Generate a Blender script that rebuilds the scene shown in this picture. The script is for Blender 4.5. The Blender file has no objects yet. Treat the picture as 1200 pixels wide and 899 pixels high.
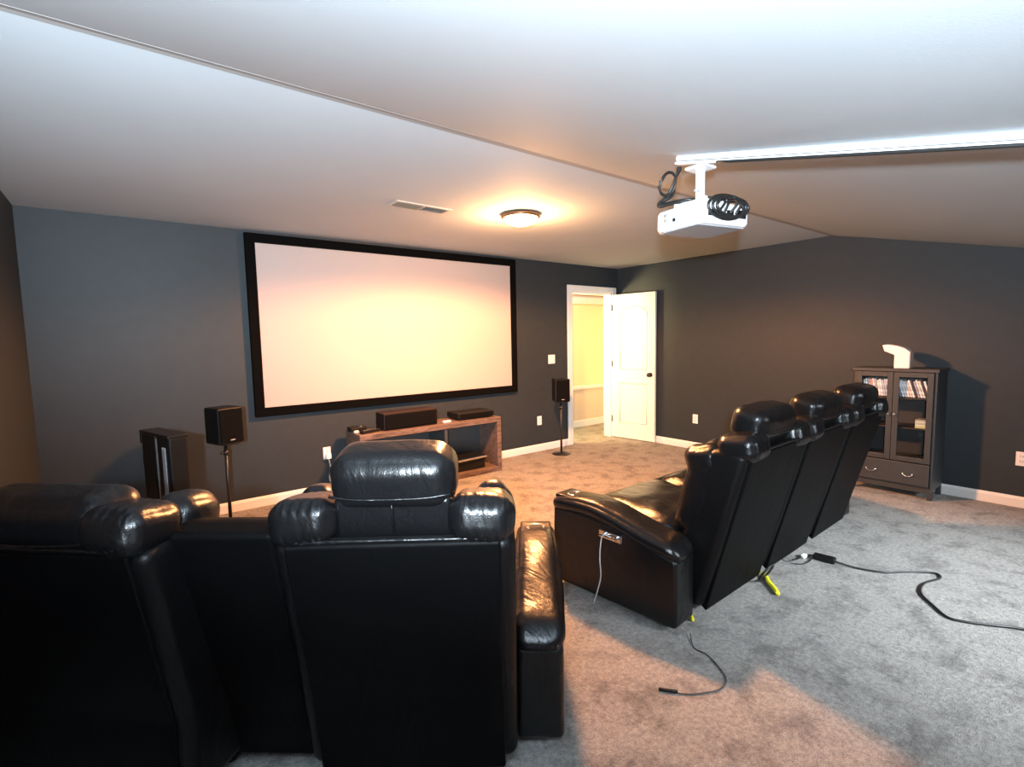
import bpy, bmesh, math, random
from mathutils import Vector, Matrix, noise
random.seed(7)
C = bpy.context.scene
PI = math.pi

# ------------------------------------------------------------------ camera
cam_d = bpy.data.cameras.new('camera'); cam = bpy.data.objects.new('camera', cam_d); C.collection.objects.link(cam)
YAW, PITCH, ROLL, CAM_H, FPX = 0.6579, 0.0885, 0.019, 1.4598, 588.34
cam_d.sensor_width = 36.0; cam_d.lens = FPX / 1200 * 36
cam_d.clip_start = 0.02
_f = Vector((math.sin(YAW)*math.cos(PITCH), math.cos(YAW)*math.cos(PITCH), -math.sin(PITCH)))
_r = Vector((math.cos(YAW), -math.sin(YAW), 0)); _d = _f.cross(_r)
_c, _s = math.cos(ROLL), math.sin(ROLL)
R0 = _c*_r + _s*_d; D0 = -_s*_r + _c*_d
M = Matrix((( R0.x, -D0.x, -_f.x, 0), (R0.y, -D0.y, -_f.y, 0), (R0.z, -D0.z, -_f.z, CAM_H), (0, 0, 0, 1)))
cam.matrix_world = M
C.camera = cam

# ------------------------------------------------------------------ world, exposure
w = bpy.data.worlds.new('world'); C.world = w; w.use_nodes = True
w.node_tree.nodes['Background'].inputs[0].default_value = (0.5, 0.6, 0.8, 1)
w.node_tree.nodes['Background'].inputs[1].default_value = 0.3
C.view_settings.view_transform = 'Standard'; C.view_settings.look = 'None'
C.view_settings.gamma = 1; C.view_settings.use_curve_mapping = False
C.view_settings.exposure = 1.3

def lamp(name, kind, loc, energy, col, size=0.1, aim=None, **kw):
    l = bpy.data.lights.new(name, kind); o = bpy.data.objects.new(name, l); C.collection.objects.link(o)
    l.energy = energy; l.color = col
    if kind == 'AREA':
        l.shape = 'RECTANGLE'; l.size = size; l.size_y = kw.get('sy', size)
    else:
        l.shadow_soft_size = size
    if kind == 'SPOT':
        l.spot_size = kw.get('cone', PI); l.spot_blend = kw.get('blend', 1)
    o.location = loc
    if aim is not None:
        o.rotation_euler = (Vector(aim) - Vector(loc)).to_track_quat('-Z', 'Y').to_euler()
    return o

# the photographer's flash, held behind the camera and tipped up toward the ceiling
FLASH_COL = (0.76, 0.89, 1.0)
lamp('camera_flash', 'SPOT', (-0.36, -0.26, 1.58), 580, FLASH_COL, 0.04, aim=(2.3, 2.8, 3.95), cone=math.radians(126), blend=0.75)
# added cold fill for the floor, out of view; the roof window is invented
RWX0, RWX1, RWY0, RWY1 = 2.0, 4.7, -1.75, -0.85
floor_fill = lamp('added_floor_fill', 'AREA', (3.62, -1.15, 1.60), 31, (0.84, 0.93, 1.0), 2.5, aim=(3.62, 0.9, 0.0), sy=0.45)
floor_fill.data.spread = math.radians(62)
# warm hallway lamp
lamp('hallway_lamp', 'POINT', (4.45, 5.38, 1.75), 70, (1.0, 0.78, 0.40), 0.09)

# ------------------------------------------------------------------ materials
def mat(name, col, rough=0.5, metal=0.0, spec=0.5, coat=0.0, emis=None, es=0.0, noise_s=None, noise_amt=0.1, bump=0.0, bump_s=200, col2=None, detail=4, bump_dist=0.01, trans=0.0):
    m = bpy.data.materials.new(name); m.use_nodes = True
    n = m.node_tree.nodes; L = m.node_tree.links; b = n['Principled BSDF']
    b.inputs['Base Color'].default_value = (*col, 1); b.inputs['Roughness'].default_value = rough
    b.inputs['Metallic'].default_value = metal; b.inputs['Specular IOR Level'].default_value = spec
    b.inputs['Coat Weight'].default_value = coat; b.inputs['Coat Roughness'].default_value = 0.12
    b.inputs['Transmission Weight'].default_value = trans
    if emis: b.inputs['Emission Color'].default_value = (*emis, 1); b.inputs['Emission Strength'].default_value = es
    tc = n.new('ShaderNodeTexCoord')
    if noise_s:
        t = n.new('ShaderNodeTexNoise'); t.inputs['Scale'].default_value = noise_s; t.inputs['Detail'].default_value = detail
        L.new(tc.outputs['Object'], t.inputs['Vector'])
        r = n.new('ShaderNodeValToRGB'); r.color_ramp.elements[0].position = 0.35; r.color_ramp.elements[1].position = 0.65
        c2 = col2 or tuple(min(1, c*(1+noise_amt)) for c in col)
        c1 = col if col2 else tuple(c*(1-noise_amt) for c in col)
        r.color_ramp.elements[0].color = (*c1, 1); r.color_ramp.elements[1].color = (*c2, 1)
        L.new(t.outputs['Fac'], r.inputs['Fac']); L.new(r.outputs['Color'], b.inputs['Base Color'])
    if bump:
        t = n.new('ShaderNodeTexNoise'); t.inputs['Scale'].default_value = bump_s; t.inputs['Detail'].default_value = 3
        L.new(tc.outputs['Object'], t.inputs['Vector'])
        bp = n.new('ShaderNodeBump'); bp.inputs['Strength'].default_value = bump; bp.inputs['Distance'].default_value = bump_dist
        L.new(t.outputs['Fac'], bp.inputs['Height']); L.new(bp.outputs['Normal'], b.inputs['Normal'])
    return m

def carpet_mat(name):
    m = bpy.data.materials.new(name); m.use_nodes = True
    n = m.node_tree.nodes; L = m.node_tree.links; b = n['Principled BSDF']
    b.inputs['Roughness'].default_value = 1.0; b.inputs['Specular IOR Level'].default_value = 0.05
    b.inputs['Sheen Weight'].default_value = 0.15; b.inputs['Sheen Roughness'].default_value = 0.6
    tc = n.new('ShaderNodeTexCoord')
    def nz(s, d, rough=0.5, dist=0.0):
        t = n.new('ShaderNodeTexNoise'); t.inputs['Scale'].default_value = s; t.inputs['Detail'].default_value = d
        t.inputs['Roughness'].default_value = rough; t.inputs['Distortion'].default_value = dist
        L.new(tc.outputs['Object'], t.inputs['Vector']); return t
    big = nz(5.5, 6, 0.68, 0.15); mid = nz(48, 3, 0.7); fine = nz(230, 2, 0.7)
    r = n.new('ShaderNodeValToRGB'); e = r.color_ramp.elements
    e[0].position = 0.36; e[0].color = (0.20, 0.186, 0.172, 1)
    e[1].position = 0.52; e[1].color = (0.36, 0.335, 0.31, 1)
    L.new(big.outputs['Fac'], r.inputs['Fac'])
    def mul(a, t, lo, hi):
        mr = n.new('ShaderNodeMapRange'); mr.inputs['From Min'].default_value = 0.3; mr.inputs['From Max'].default_value = 0.7
        mr.inputs['To Min'].default_value = lo; mr.inputs['To Max'].default_value = hi
        L.new(t.outputs['Fac'], mr.inputs['Value'])
        mx = n.new('ShaderNodeVectorMath'); mx.operation = 'SCALE'
        L.new(a, mx.inputs[0]); L.new(mr.outputs[0], mx.inputs['Scale']); return mx.outputs[0]
    c = mul(r.outputs['Color'], mid, 0.62, 1.25); c = mul(c, fine, 0.6, 1.35)
    L.new(c, b.inputs['Base Color'])
    bp = n.new('ShaderNodeBump'); bp.inputs['Strength'].default_value = 0.9; bp.inputs['Distance'].default_value = 0.012
    bp2 = n.new('ShaderNodeBump'); bp2.inputs['Strength'].default_value = 0.6; bp2.inputs['Distance'].default_value = 0.03
    L.new(mid.outputs['Fac'], bp2.inputs['Height'])
    L.new(fine.outputs['Fac'], bp.inputs['Height']); L.new(bp2.outputs['Normal'], bp.inputs['Normal']); L.new(bp.outputs['Normal'], b.inputs['Normal'])
    return m

def leather_mat(name, col, rough, wr=0.35, spec=0.5):
    m = bpy.data.materials.new(name); m.use_nodes = True
    n = m.node_tree.nodes; L = m.node_tree.links; b = n['Principled BSDF']
    b.inputs['Base Color'].default_value = (*col, 1); b.inputs['Roughness'].default_value = rough
    b.inputs['Specular IOR Level'].default_value = spec
    tc = n.new('ShaderNodeTexCoord')
    v = n.new('ShaderNodeTexVoronoi'); v.inputs['Scale'].default_value = 260; L.new(tc.outputs['Object'], v.inputs['Vector'])
    mp = n.new('ShaderNodeMapping'); mp.inputs['Scale'].default_value = (1.6, 0.8, 0.8); L.new(tc.outputs['Object'], mp.inputs['Vector'])
    t = n.new('ShaderNodeTexNoise'); t.inputs['Scale'].default_value = 9; t.inputs['Detail'].default_value = 3; t.inputs['Distortion'].default_value = 0.6
    L.new(mp.outputs[0], t.inputs['Vector'])
    b1 = n.new('ShaderNodeBump'); b1.inputs['Strength'].default_value = 0.18; b1.inputs['Distance'].default_value = 0.002
    L.new(v.outputs['Distance'], b1.inputs['Height'])
    b2 = n.new('ShaderNodeBump'); b2.inputs['Strength'].default_value = wr; b2.inputs['Distance'].default_value = 0.02
    L.new(t.outputs['Fac'], b2.inputs['Height']); L.new(b1.outputs['Normal'], b2.inputs['Normal'])
    L.new(b2.outputs['Normal'], b.inputs['Normal'])
    return m

def wood_mat(name, c1, c2):
    m = bpy.data.materials.new(name); m.use_nodes = True
    n = m.node_tree.nodes; L = m.node_tree.links; b = n['Principled BSDF']
    b.inputs['Roughness'].default_value = 0.5
    tc = n.new('ShaderNodeTexCoord'); mp = n.new('ShaderNodeMapping'); mp.inputs['Scale'].default_value = (2, 14, 14)
    L.new(tc.outputs['Object'], mp.inputs['Vector'])
    t = n.new('ShaderNodeTexNoise'); t.inputs['Scale'].default_value = 3; t.inputs['Detail'].default_value = 6; t.inputs['Distortion'].default_value = 1.2
    L.new(mp.outputs[0], t.inputs['Vector'])
    r = n.new('ShaderNodeValToRGB'); e = r.color_ramp.elements
    e[0].position = 0.35; e[0].color = (*c1, 1); e[1].position = 0.65; e[1].color = (*c2, 1)
    L.new(t.outputs['Fac'], r.inputs['Fac']); L.new(r.outputs['Color'], b.inputs['Base Color'])
    bp = n.new('ShaderNodeBump'); bp.inputs['Strength'].default_value = 0.3; bp.inputs['Distance'].default_value = 0.003
    L.new(t.outputs['Fac'], bp.inputs['Height']); L.new(bp.outputs['Normal'], b.inputs['Normal'])
    return m

MT = {}
MT['carpet'] = carpet_mat('grey_beige_carpet')
MT['wall'] = mat('charcoal_wall_paint', (0.026, 0.032, 0.037), 0.52, spec=0.28, noise_s=14, noise_amt=0.05, bump=0.25, bump_s=260, bump_dist=0.002)
MT['ceiling'] = mat('white_ceiling_paint', (0.425, 0.460, 0.485), 0.8, spec=0.2, noise_s=1.4, noise_amt=0.02, bump=0.12, bump_s=180, bump_dist=0.002)
MT['crease_shade'] = mat('crease_shade_grey', (0.29, 0.28, 0.27), 0.85, spec=0.1)  # darker grey stands in for the soft shade along the ceiling fold
MT['trim'] = mat('white_trim_paint', (0.74, 0.73, 0.71), 0.35)
MT['door'] = mat('white_door_paint', (0.74, 0.72, 0.66), 0.38)
MT['hall'] = mat('cream_hall_paint', (0.72, 0.66, 0.42), 0.7)
MT['hall_low'] = mat('peach_wainscot_paint', (0.66, 0.52, 0.42), 0.6)
MT['hall_ceiling'] = mat('peach_hall_ceiling_paint', (0.70, 0.52, 0.42), 0.8)
MT['leather'] = leather_mat('black_bonded_leather', (0.004, 0.004, 0.0045), 0.29, 0.40, 0.36)
MT['leather_dull'] = leather_mat('black_side_leather', (0.003, 0.003, 0.0033), 0.42, 0.25, 0.18)
MT['vinyl'] = leather_mat('black_back_vinyl', (0.0016, 0.0016, 0.0018), 0.55, 0.15, 0.08)
MT['black_metal'] = mat('black_powder_metal', (0.012, 0.012, 0.012), 0.4)
MT['chrome'] = mat('brushed_chrome', (0.7, 0.7, 0.7), 0.2, metal=1)
MT['velvet'] = mat('black_screen_velvet', (0.003, 0.003, 0.003), 0.95, spec=0.03)
MT['screen'] = mat('matte_white_screen', (0.39, 0.335, 0.32), 0.75, spec=0.2)
MT['wood'] = wood_mat('reddish_brown_wood', (0.060, 0.038, 0.030), (0.17, 0.115, 0.095))
MT['white_plastic'] = mat('white_plastic', (0.78, 0.78, 0.78), 0.35)
MT['grey_plastic'] = mat('grey_plastic', (0.30, 0.31, 0.33), 0.4)
MT['black_plastic'] = mat('black_plastic', (0.006, 0.006, 0.006), 0.4, spec=0.3)
MT['grille'] = mat('black_speaker_cloth', (0.003, 0.003, 0.003), 0.95, spec=0.08, bump=0.6, bump_s=600, bump_dist=0.002)
MT['speaker'] = mat('black_ash_cabinet', (0.005, 0.005, 0.005), 0.45, spec=0.25, bump=0.2, bump_s=90, bump_dist=0.001)
MT['speaker_red'] = mat('dark_maroon_black_cabinet', (0.012, 0.006, 0.007), 0.5, spec=0.2)
MT['cabinet'] = mat('dark_grey_cabinet_paint', (0.036, 0.040, 0.043), 0.45, noise_s=30, noise_amt=0.06)
MT['cabinet_in'] = mat('dark_cabinet_inside', (0.022, 0.024, 0.026), 0.6)
MT['yellow'] = mat('yellow_strap', (0.85, 0.78, 0.02), 0.5)
MT['cable'] = mat('black_cable_rubber', (0.012, 0.012, 0.012), 0.4)
MT['white_cable'] = mat('white_cable_rubber', (0.42, 0.42, 0.42), 0.4)
MT['thin_grey'] = mat('grey_thin_wire', (0.06, 0.06, 0.06), 0.5)
MT['vent'] = mat('vent_enamel', (0.42, 0.39, 0.34), 0.5)
MT['vent_shade'] = mat('vent_shaded_enamel', (0.20, 0.19, 0.15), 0.6)  # vent enamel darkened: shade of the left slats put into the colour
MT['bronze'] = mat('brushed_bronze', (0.20, 0.12, 0.06), 0.35, metal=0.8)
MT['glow'] = mat('frosted_glass_lit', (0.9, 0.8, 0.6), 0.4, emis=(1.0, 0.50, 0.19), es=110)
glass = bpy.data.materials.new('cabinet_glass'); glass.use_nodes = True
gn = glass.node_tree.nodes; gl = glass.node_tree.links; gn.remove(gn['Principled BSDF'])
_t = gn.new('ShaderNodeBsdfTransparent'); _g = gn.new('ShaderNodeBsdfGlossy'); _g.inputs['Roughness'].default_value = 0.05
_fr = gn.new('ShaderNodeFresnel'); _fr.inputs['IOR'].default_value = 1.45; _m = gn.new('ShaderNodeMixShader')
gl.new(_fr.outputs[0], _m.inputs[0]); gl.new(_t.outputs[0], _m.inputs[1]); gl.new(_g.outputs[0], _m.inputs[2])
gl.new(_m.outputs[0], gn['Material Output'].inputs['Surface'])
MT['glass'] = glass

# ------------------------------------------------------------------ mesh helpers
def link(name, bm, m, parent=None, smooth=False, wn=False, loc=None, rotz=None):
    me = bpy.data.meshes.new(name); bm.normal_update(); bm.to_mesh(me); bm.free()
    me.materials.append(MT[m] if isinstance(m, str) else m)
    if smooth:
        for p in me.polygons: p.use_smooth = True
    o = bpy.data.objects.new(name, me); C.collection.objects.link(o)
    if parent: o.parent = parent
    if wn:
        md = o.modifiers.new('weighted_normal', 'WEIGHTED_NORMAL'); md.keep_sharp = True
    if loc is not None: o.location = loc
    if rotz is not None: o.rotation_euler = (0, 0, rotz)
    return o
def thing(name, label, cat, loc=(0, 0, 0), rotz=0, group=None):
    o = bpy.data.objects.new(name, None); C.collection.objects.link(o); o.empty_display_size = 0.1
    o.location = loc; o.rotation_euler = (0, 0, rotz); tag(o, label, cat, group); return o
def tag(o, label, cat, group=None):
    o['label'] = label; o['category'] = cat
    if group: o['group'] = group
    return o
def struct(o): o['kind'] = 'structure'; return o

def box(bm, a, b, bev=0.0, seg=2, mtx=None):
    a, b = Vector(a), Vector(b)
    r = bmesh.ops.create_cube(bm, size=1.0)
    vs = r['verts']
    for v in vs:
        v.co = Vector(((a.x+b.x)/2 + v.co.x*(b.x-a.x), (a.y+b.y)/2 + v.co.y*(b.y-a.y), (a.z+b.z)/2 + v.co.z*(b.z-a.z)))
    if bev > 0:
        es = list({e for v in vs for e in v.link_edges})
        r2 = bmesh.ops.bevel(bm, geom=es, offset=bev, segments=seg, profile=0.5, affect='EDGES')
        vs = list({v for f in r2['faces'] for v in f.verts} | {v for v in vs if v.is_valid})
    if mtx is not None:
        for v in vs: v.co = mtx @ v.co
    return vs
def bx(a, b, bev=0.0, seg=2, mtx=None):
    bm = bmesh.new(); box(bm, a, b, bev, seg, mtx); return bm
def prism(prof, x0, x1, bev=0.0, seg=3, axis='x'):
    """profile of (y,z) points swept from x0 to x1"""
    bm = bmesh.new()
    def mk(x, p): return bm.verts.new((x, p[0], p[1])) if axis == 'x' else (bm.verts.new((p[0], x, p[1])) if axis == 'y' else bm.verts.new((p[0], p[1], x)))
    A = [mk(x0, p) for p in prof]; B = [mk(x1, p) for p in prof]
    n = len(prof)
    bm.faces.new(A); bm.faces.new(B[::-1])
    for i in range(n): bm.faces.new((A[i], B[i], B[(i+1) % n], A[(i+1) % n]))
    bmesh.ops.recalc_face_normals(bm, faces=bm.faces[:])
    if bev: bmesh.ops.bevel(bm, geom=bm.edges[:], offset=bev, segments=seg, profile=0.5, affect='EDGES', clamp_overlap=True)
    return bm
def cyl(bm, p, q, r, n=20, r2=None):
    p, q = Vector(p), Vector(q); d = q-p
    rot = d.to_track_quat('Z', 'Y').to_matrix().to_4x4()
    bmesh.ops.create_cone(bm, cap_ends=True, segments=n, radius1=r, radius2=r if r2 is None else r2, depth=d.length, matrix=Matrix.Translation((p+q)/2) @ rot)
    return bm
def cylm(p, q, r, n=20, r2=None): return cyl(bmesh.new(), p, q, r, n, r2)
def lathe(prof, n=32, bm=None, mtx=None):
    bm = bm or bmesh.new(); rings = []
    for r, z in prof:
        if r < 1e-6: rings.append([bm.verts.new((0, 0, z))])
        else: rings.append([bm.verts.new((r*math.cos(2*PI*i/n), r*math.sin(2*PI*i/n), z)) for i in range(n)])
    for a, b in zip(rings, rings[1:]):
        for i in range(n):
            j = (i+1) % n
            if len(a) == 1 and len(b) == 1: continue
            if len(a) == 1: bm.faces.new((a[0], b[i], b[j]))
            elif len(b) == 1: bm.faces.new((a[i], a[j], b[0]))
            else: bm.faces.new((a[i], a[j], b[j], b[i]))
    if mtx is not None:
        for rg in rings:
            for v in rg: v.co = mtx @ v.co
    bmesh.ops.recalc_face_normals(bm, faces=bm.faces[:])
    return bm
def spline(pts, k=8):
    P = [Vector(p) for p in pts]; out = []
    P = [P[0]*2-P[1]] + P + [P[-1]*2-P[-2]]
    for i in range(1, len(P)-2):
        a, b, c, d = P[i-1:i+3]
        for j in range(k):
            t = j/k
            out.append(0.5*((2*b)+(c-a)*t+(2*a-5*b+4*c-d)*t*t+(3*b-a-3*c+d)*t**3))
    out.append(P[-2]); return out
def tube(pts, r, n=8, k=8, bm=None):
    bm = bm or bmesh.new(); S = spline(pts, k); rings = []; up = Vector((0, 0, 1))
    for i, p in enumerate(S):
        t = (S[min(i+1, len(S)-1)] - S[max(i-1, 0)]).normalized()
        u = t.cross(up)
        if u.length < 0.15: u = t.cross(Vector((1, 0, 0)))
        u.normalize(); v = t.cross(u)
        if rings and u.dot(pu) < 0 and False: u = -u; v = -v
        pu = u
        rings.append([bm.verts.new(p + r*(math.cos(2*PI*a/n)*u + math.sin(2*PI*a/n)*v)) for a in range(n)])
    for a, b in zip(rings, rings[1:]):
        s = min(range(n), key=lambda s: sum((a[i].co-b[(i+s) % n].co).length for i in range(n)))
        for i in range(n):
            bm.faces.new((a[i], a[(i+1) % n], b[(i+1+s) % n], b[(i+s) % n]))
    bm.faces.new(rings[0][::-1]); bm.faces.new(rings[-1])
    bmesh.ops.recalc_face_normals(bm, faces=bm.faces[:])
    return bm
def soft(size, r, n=14, puff=0.0, fn=None, seed=0, wob=0.004, pinch=0.0):
    """upholstered block: a rounded box with puffed faces, optional gathers along its rear edges"""
    bm = bmesh.new(); bmesh.ops.create_cube(bm, size=2.0)
    bmesh.ops.subdivide_edges(bm, edges=bm.edges[:], cuts=n, use_grid_fill=True)
    h = Vector(size)/2
    for v in bm.verts:
        u = v.co.copy()
        p = Vector((u.x*h.x, u.y*h.y, u.z*h.z))
        inner = Vector([max(-(h[i]-r), min(h[i]-r, p[i])) for i in range(3)])
        d = p-inner
        if d.length > 1e-9:
            p = inner + d.normalized()*min(r, d.length) if d.length > r else p
        cx, cy, cz = (1-u.x*u.x), (1-u.y*u.y), (1-u.z*u.z)
        p += Vector((u.x*cy*cz, u.y*cx*cz, u.z*cx*cy))*puff
        if pinch:   # pleats: ripples running front to back that fade toward the middle
            g = abs(u.y)**3 * (1-abs(u.x)**6)
            p.z += pinch*math.sin(u.x*22+seed*1.7 + 2*noise.noise(Vector((u.x*3, seed, 0))))*g*(0.4+0.6*abs(u.z))
        w_ = noise.noise(p*9+Vector((seed*3.1, 0, seed)))
        p += d.normalized()*w_*wob if d.length > 1e-9 else Vector((0, 0, 0))
        if fn: p = fn(p, u)
        v.co = p
    return bm

# ================================================================== THE ROOM
XL, XR, YF, YB, H = -0.528, 5.753, 4.89, -2.2, 2.44
FY, SL = 2.10, 0.2387       # ceiling crease and the fall of the rear slope
def ceil_z(y): return H if y >= FY else H - SL*(FY-y)
T = 0.12
struct(link('floor', bx((XL-T, YB-T, -0.1), (XR+T, YF+0.06, 0)), 'carpet'))
# front wall with the doorway
DX0, DX1, DZ = 4.815, 5.615, 2.08
bm = bmesh.new()
box(bm, (XL-T, YF, 0), (DX0, YF+T, H+0.1)); box(bm, (DX0, YF, DZ), (DX1, YF+T, H+0.1)); box(bm, (DX1, YF, 0), (XR+T, YF+T, H+0.1))
struct(link('wall_front', bm, 'wall'))
prof = [(YB, 0), (YF, 0), (YF, H+0.05), (FY, H+0.05), (YB, ceil_z(YB)+0.05)]
struct(link('wall_right', prism(prof, XR, XR+T), 'wall'))
struct(link('wall_left', prism(prof, XL-T, XL), 'wall'))
struct(link('wall_back', bx((XL-T, YB-T, 0), (XR+T, YB, ceil_z(YB)+0.05)), 'wall'))
# ceiling: flat half, plain crease, sloping half
sl = lambda y: H - SL*(FY-y)
cp = [(YF+T, H), (FY, H), (YB-T, sl(YB-T)), (YB-T, sl(YB-T)+0.1), (FY, H+0.1), (YF+T, H+0.1)]
struct(link('ceiling', prism(cp, XL-T, XR+T), 'ceiling'))
wrot = Matrix.Translation((0, 0, 0))
wtop = lambda y: sl(y)-0.002
added_win = struct(link('added_window', prism([(RWY0, wtop(RWY0)), (RWY1, wtop(RWY1)), (RWY1, wtop(RWY1)-0.03), (RWY1-0.06, wtop(RWY1-0.06)-0.03), (RWY1-0.06, wtop(RWY1-0.06)-0.012), (RWY0+0.06, wtop(RWY0+0.06)-0.012), (RWY0+0.06, wtop(RWY0+0.06)-0.03), (RWY0, wtop(RWY0)-0.03)], RWX0, RWX1), 'trim'))  # unseen frame added to go with the cold floor fill
struct(link('crease_shade_strip', prism([(FY+0.026, H+0.001), (FY+0.026, H-0.0008), (FY, H-0.002), (FY-0.030, sl(FY-0.030)-0.001), (FY-0.030, sl(FY-0.030)+0.001), (FY, H+0.001)], XL, XR), 'crease_shade'))   # thin grey strip painting in the shade line of the crease
# skirting boards
def skirt(name, a, b, nrm):
    a, b, nrm = Vector(a), Vector(b), Vector(nrm); d = (b-a)
    bm = bmesh.new(); pr = [(0, 0), (0.016, 0), (0.016, 0.068), (0.011, 0.082), (0.005, 0.09), (0, 0.09)]
    A = [bm.verts.new(a+nrm*p+Vector((0, 0, z))) for p, z in pr]; B = [bm.verts.new(b+nrm*p+Vector((0, 0, z))) for p, z in pr]
    bm.faces.new(A); bm.faces.new(B[::-1])
    for i in range(6): bm.faces.new((A[i], B[i], B[(i+1) % 6], A[(i+1) % 6]))
    bmesh.ops.recalc_face_normals(bm, faces=bm.faces[:])
    return struct(link(name, bm, 'trim'))
skirt('baseboard_front', (XL, YF, 0), (DX0-0.088, YF, 0), (0, -1, 0))
skirt('baseboard_right', (XR, YB, 0), (XR, YF, 0), (-1, 0, 0))
skirt('baseboard_left', (XL, YB, 0), (XL, YF, 0), (1, 0, 0))
skirt('baseboard_back', (XL, YB, 0), (XR, YB, 0), (0, 1, 0))
# door casing and jamb lining
bm = bmesh.new(); cw = 0.085
box(bm, (DX0-cw, YF-0.02, 0), (DX0, YF+0.005, DZ+cw), 0.006); box(bm, (DX1, YF-0.02, 0), (DX1+cw, YF+0.005, DZ+cw), 0.006)
box(bm, (DX0, YF-0.02, DZ), (DX1, YF+0.005, DZ+cw), 0.006)
struct(link('trim_1', bm, 'trim'))
bm = bmesh.new()
box(bm, (DX0-0.001, YF, 0), (DX0+0.018, YF+T+0.01, DZ)); box(bm, (DX1-0.018, YF, 0), (DX1+0.001, YF+T+0.01, DZ)); box(bm, (DX0, YF, DZ-0.018), (DX1, YF+T+0.01, DZ+0.001))
struct(link('trim_2', bm, 'trim'))

# ---- hallway beyond the door
HX0, HX1, HY = 3.9, 6.42, 5.78
struct(link('floor_hall', bx((HX0, YF+0.06, -0.1), (HX1+T, HY+T, 0)), 'carpet'))
hz = 0.62
struct(link('wall_hall_far', bx((HX0-T, HY, 0), (HX1+T, HY+T, H+0.1)), 'hall'))
struct(link('wall_hall_right', bx((HX1, YF+T, 0), (HX1+T, HY, H+0.1)), 'hall'))
struct(link('wall_hall_left', bx((HX0-T, YF+T, 0), (HX0, HY, H+0.1)), 'hall'))
struct(link('wall_hall_near', bx((XR+T, YF, 0), (HX1+T, YF+T, H+0.1)), 'hall'))
struct(link('ceiling_hall', bx((HX0-T, YF+T, H), (HX1+T, HY+T, H+0.1)), 'hall_ceiling'))
struct(link('trim_3', bx((HX0, HY-0.012, 0.10), (HX1, HY, hz)), 'hall_low'))
struct(link('trim_4', bx((HX0, HY-0.032, hz), (HX1, HY, hz+0.055), 0.008), 'trim'))
struct(link('baseboard_hall', bx((HX0, HY-0.022, 0), (HX1, HY, 0.11), 0.005), 'trim'))
struct(link('wall_hall_soffit', bx((HX0, HY-0.28, 1.98), (HX1, HY, H)), 'hall_ceiling'))
struct(link('trim_5', prism([(HY-0.28, 1.98), (HY-0.30, 1.98), (HY-0.345, 2.06), (HY-0.345, 2.08), (HY-0.28, 2.08)], HX0, HX1), 'trim'))

# ---- the open door: stiles, rails and two beadboard panels, arched top panel
door = bpy.data.objects.new('door_1', None); C.collection.objects.link(door); struct(door)
door.location = (DX1+0.012, YF-0.022, 0.012); door.rotation_euler = (0, 0, math.radians(-84.5))
DW, DH, DT = 0.69, 2.045, 0.036
bm = bmesh.new()
st = 0.115
# local: x from 0 (hinge) to DW, y thickness; face seen from the room is -y
box(bm, (0, -DT/2, 0), (st, DT/2, DH), 0.002); box(bm, (DW-st, -DT/2, 0), (DW, DT/2, DH), 0.002)
box(bm, (st, -DT/2, 0), (DW-st, DT/2, 0.22), 0.002); box(bm, (st, -DT/2, 0.80), (DW-st, DT/2, 0.98), 0.002)
link('door_frame', bm, 'door', door)
# arched top rail
n = 14; pts = [(st, DH), (DW-st, DH), (DW-st, 1.80)]
for i in range(1, n): 
    t = i/n; x = DW-st-(DW-2*st)*t; pts.append((x, 1.80+0.085*math.sin(PI*t)))
pts.append((st, 1.80))
bm = prism(pts, -DT/2, DT/2, axis='y')
link('top_rail', bm, 'door', door)
for z0, z1 in ((0.22, 0.80), (0.98, 1.89)):
    k = 5; wv = (DW-2*st)/k
    for i in range(k):
        link('panel', bx((st+i*wv+0.003, -DT/2+0.010, z0), (st+(i+1)*wv-0.003, DT/2-0.010, z1), 0.003, 1), 'door', door)
    link('panel_backing', bx((st, -0.005, z0), (DW-st, 0.005, z1)), 'door', door)
for z0, z1, arch in ((0.22, 0.80, 0), (0.98, 1.80, 1)):
    for yy in (-1, 1):
        a0 = [(st+0.012, z0+0.012), (DW-st-0.012, z0+0.012), (DW-st-0.012, z1-0.012)]
        if arch: a0 += [(DW-st-0.012-(DW-2*st-0.024)*i/10, z1-0.012+0.085*math.sin(PI*i/10)) for i in range(1, 10)]
        a0 += [(st+0.012, z1-0.012), (st+0.012, z0+0.012)]
        bm = bmesh.new()
        for p, q in zip(a0, a0[1:]): cyl(bm, (p[0], yy*(DT/2-0.004), p[1]), (q[0], yy*(DT/2-0.004), q[1]), 0.007, 6)
        link('moulding', bm, 'door', door, smooth=True)
kn = bmesh.new()
for s in (-1, 1):
    lathe([(0.0, 0), (0.030, 0), (0.031, 0.006), (0.012, 0.010), (0.011, 0.030), (0.024, 0.040), (0.030, 0.052), (0.026, 0.064), (0.0, 0.070)], 20, kn, Matrix.Translation((DW-0.065, s*DT/2, 0.925)) @ Matrix.Rotation(-s*PI/2, 4, 'X'))
link('knob', kn, 'black_metal', door, smooth=True)
bm = bmesh.new()
for z in (0.22, 1.02, 1.82): cyl(bm, (0.0, -DT/2-0.004, z), (0.0, -DT/2-0.004, z+0.09), 0.007, 10)
link('hinge', bm, 'black_metal', door, smooth=True)

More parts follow.
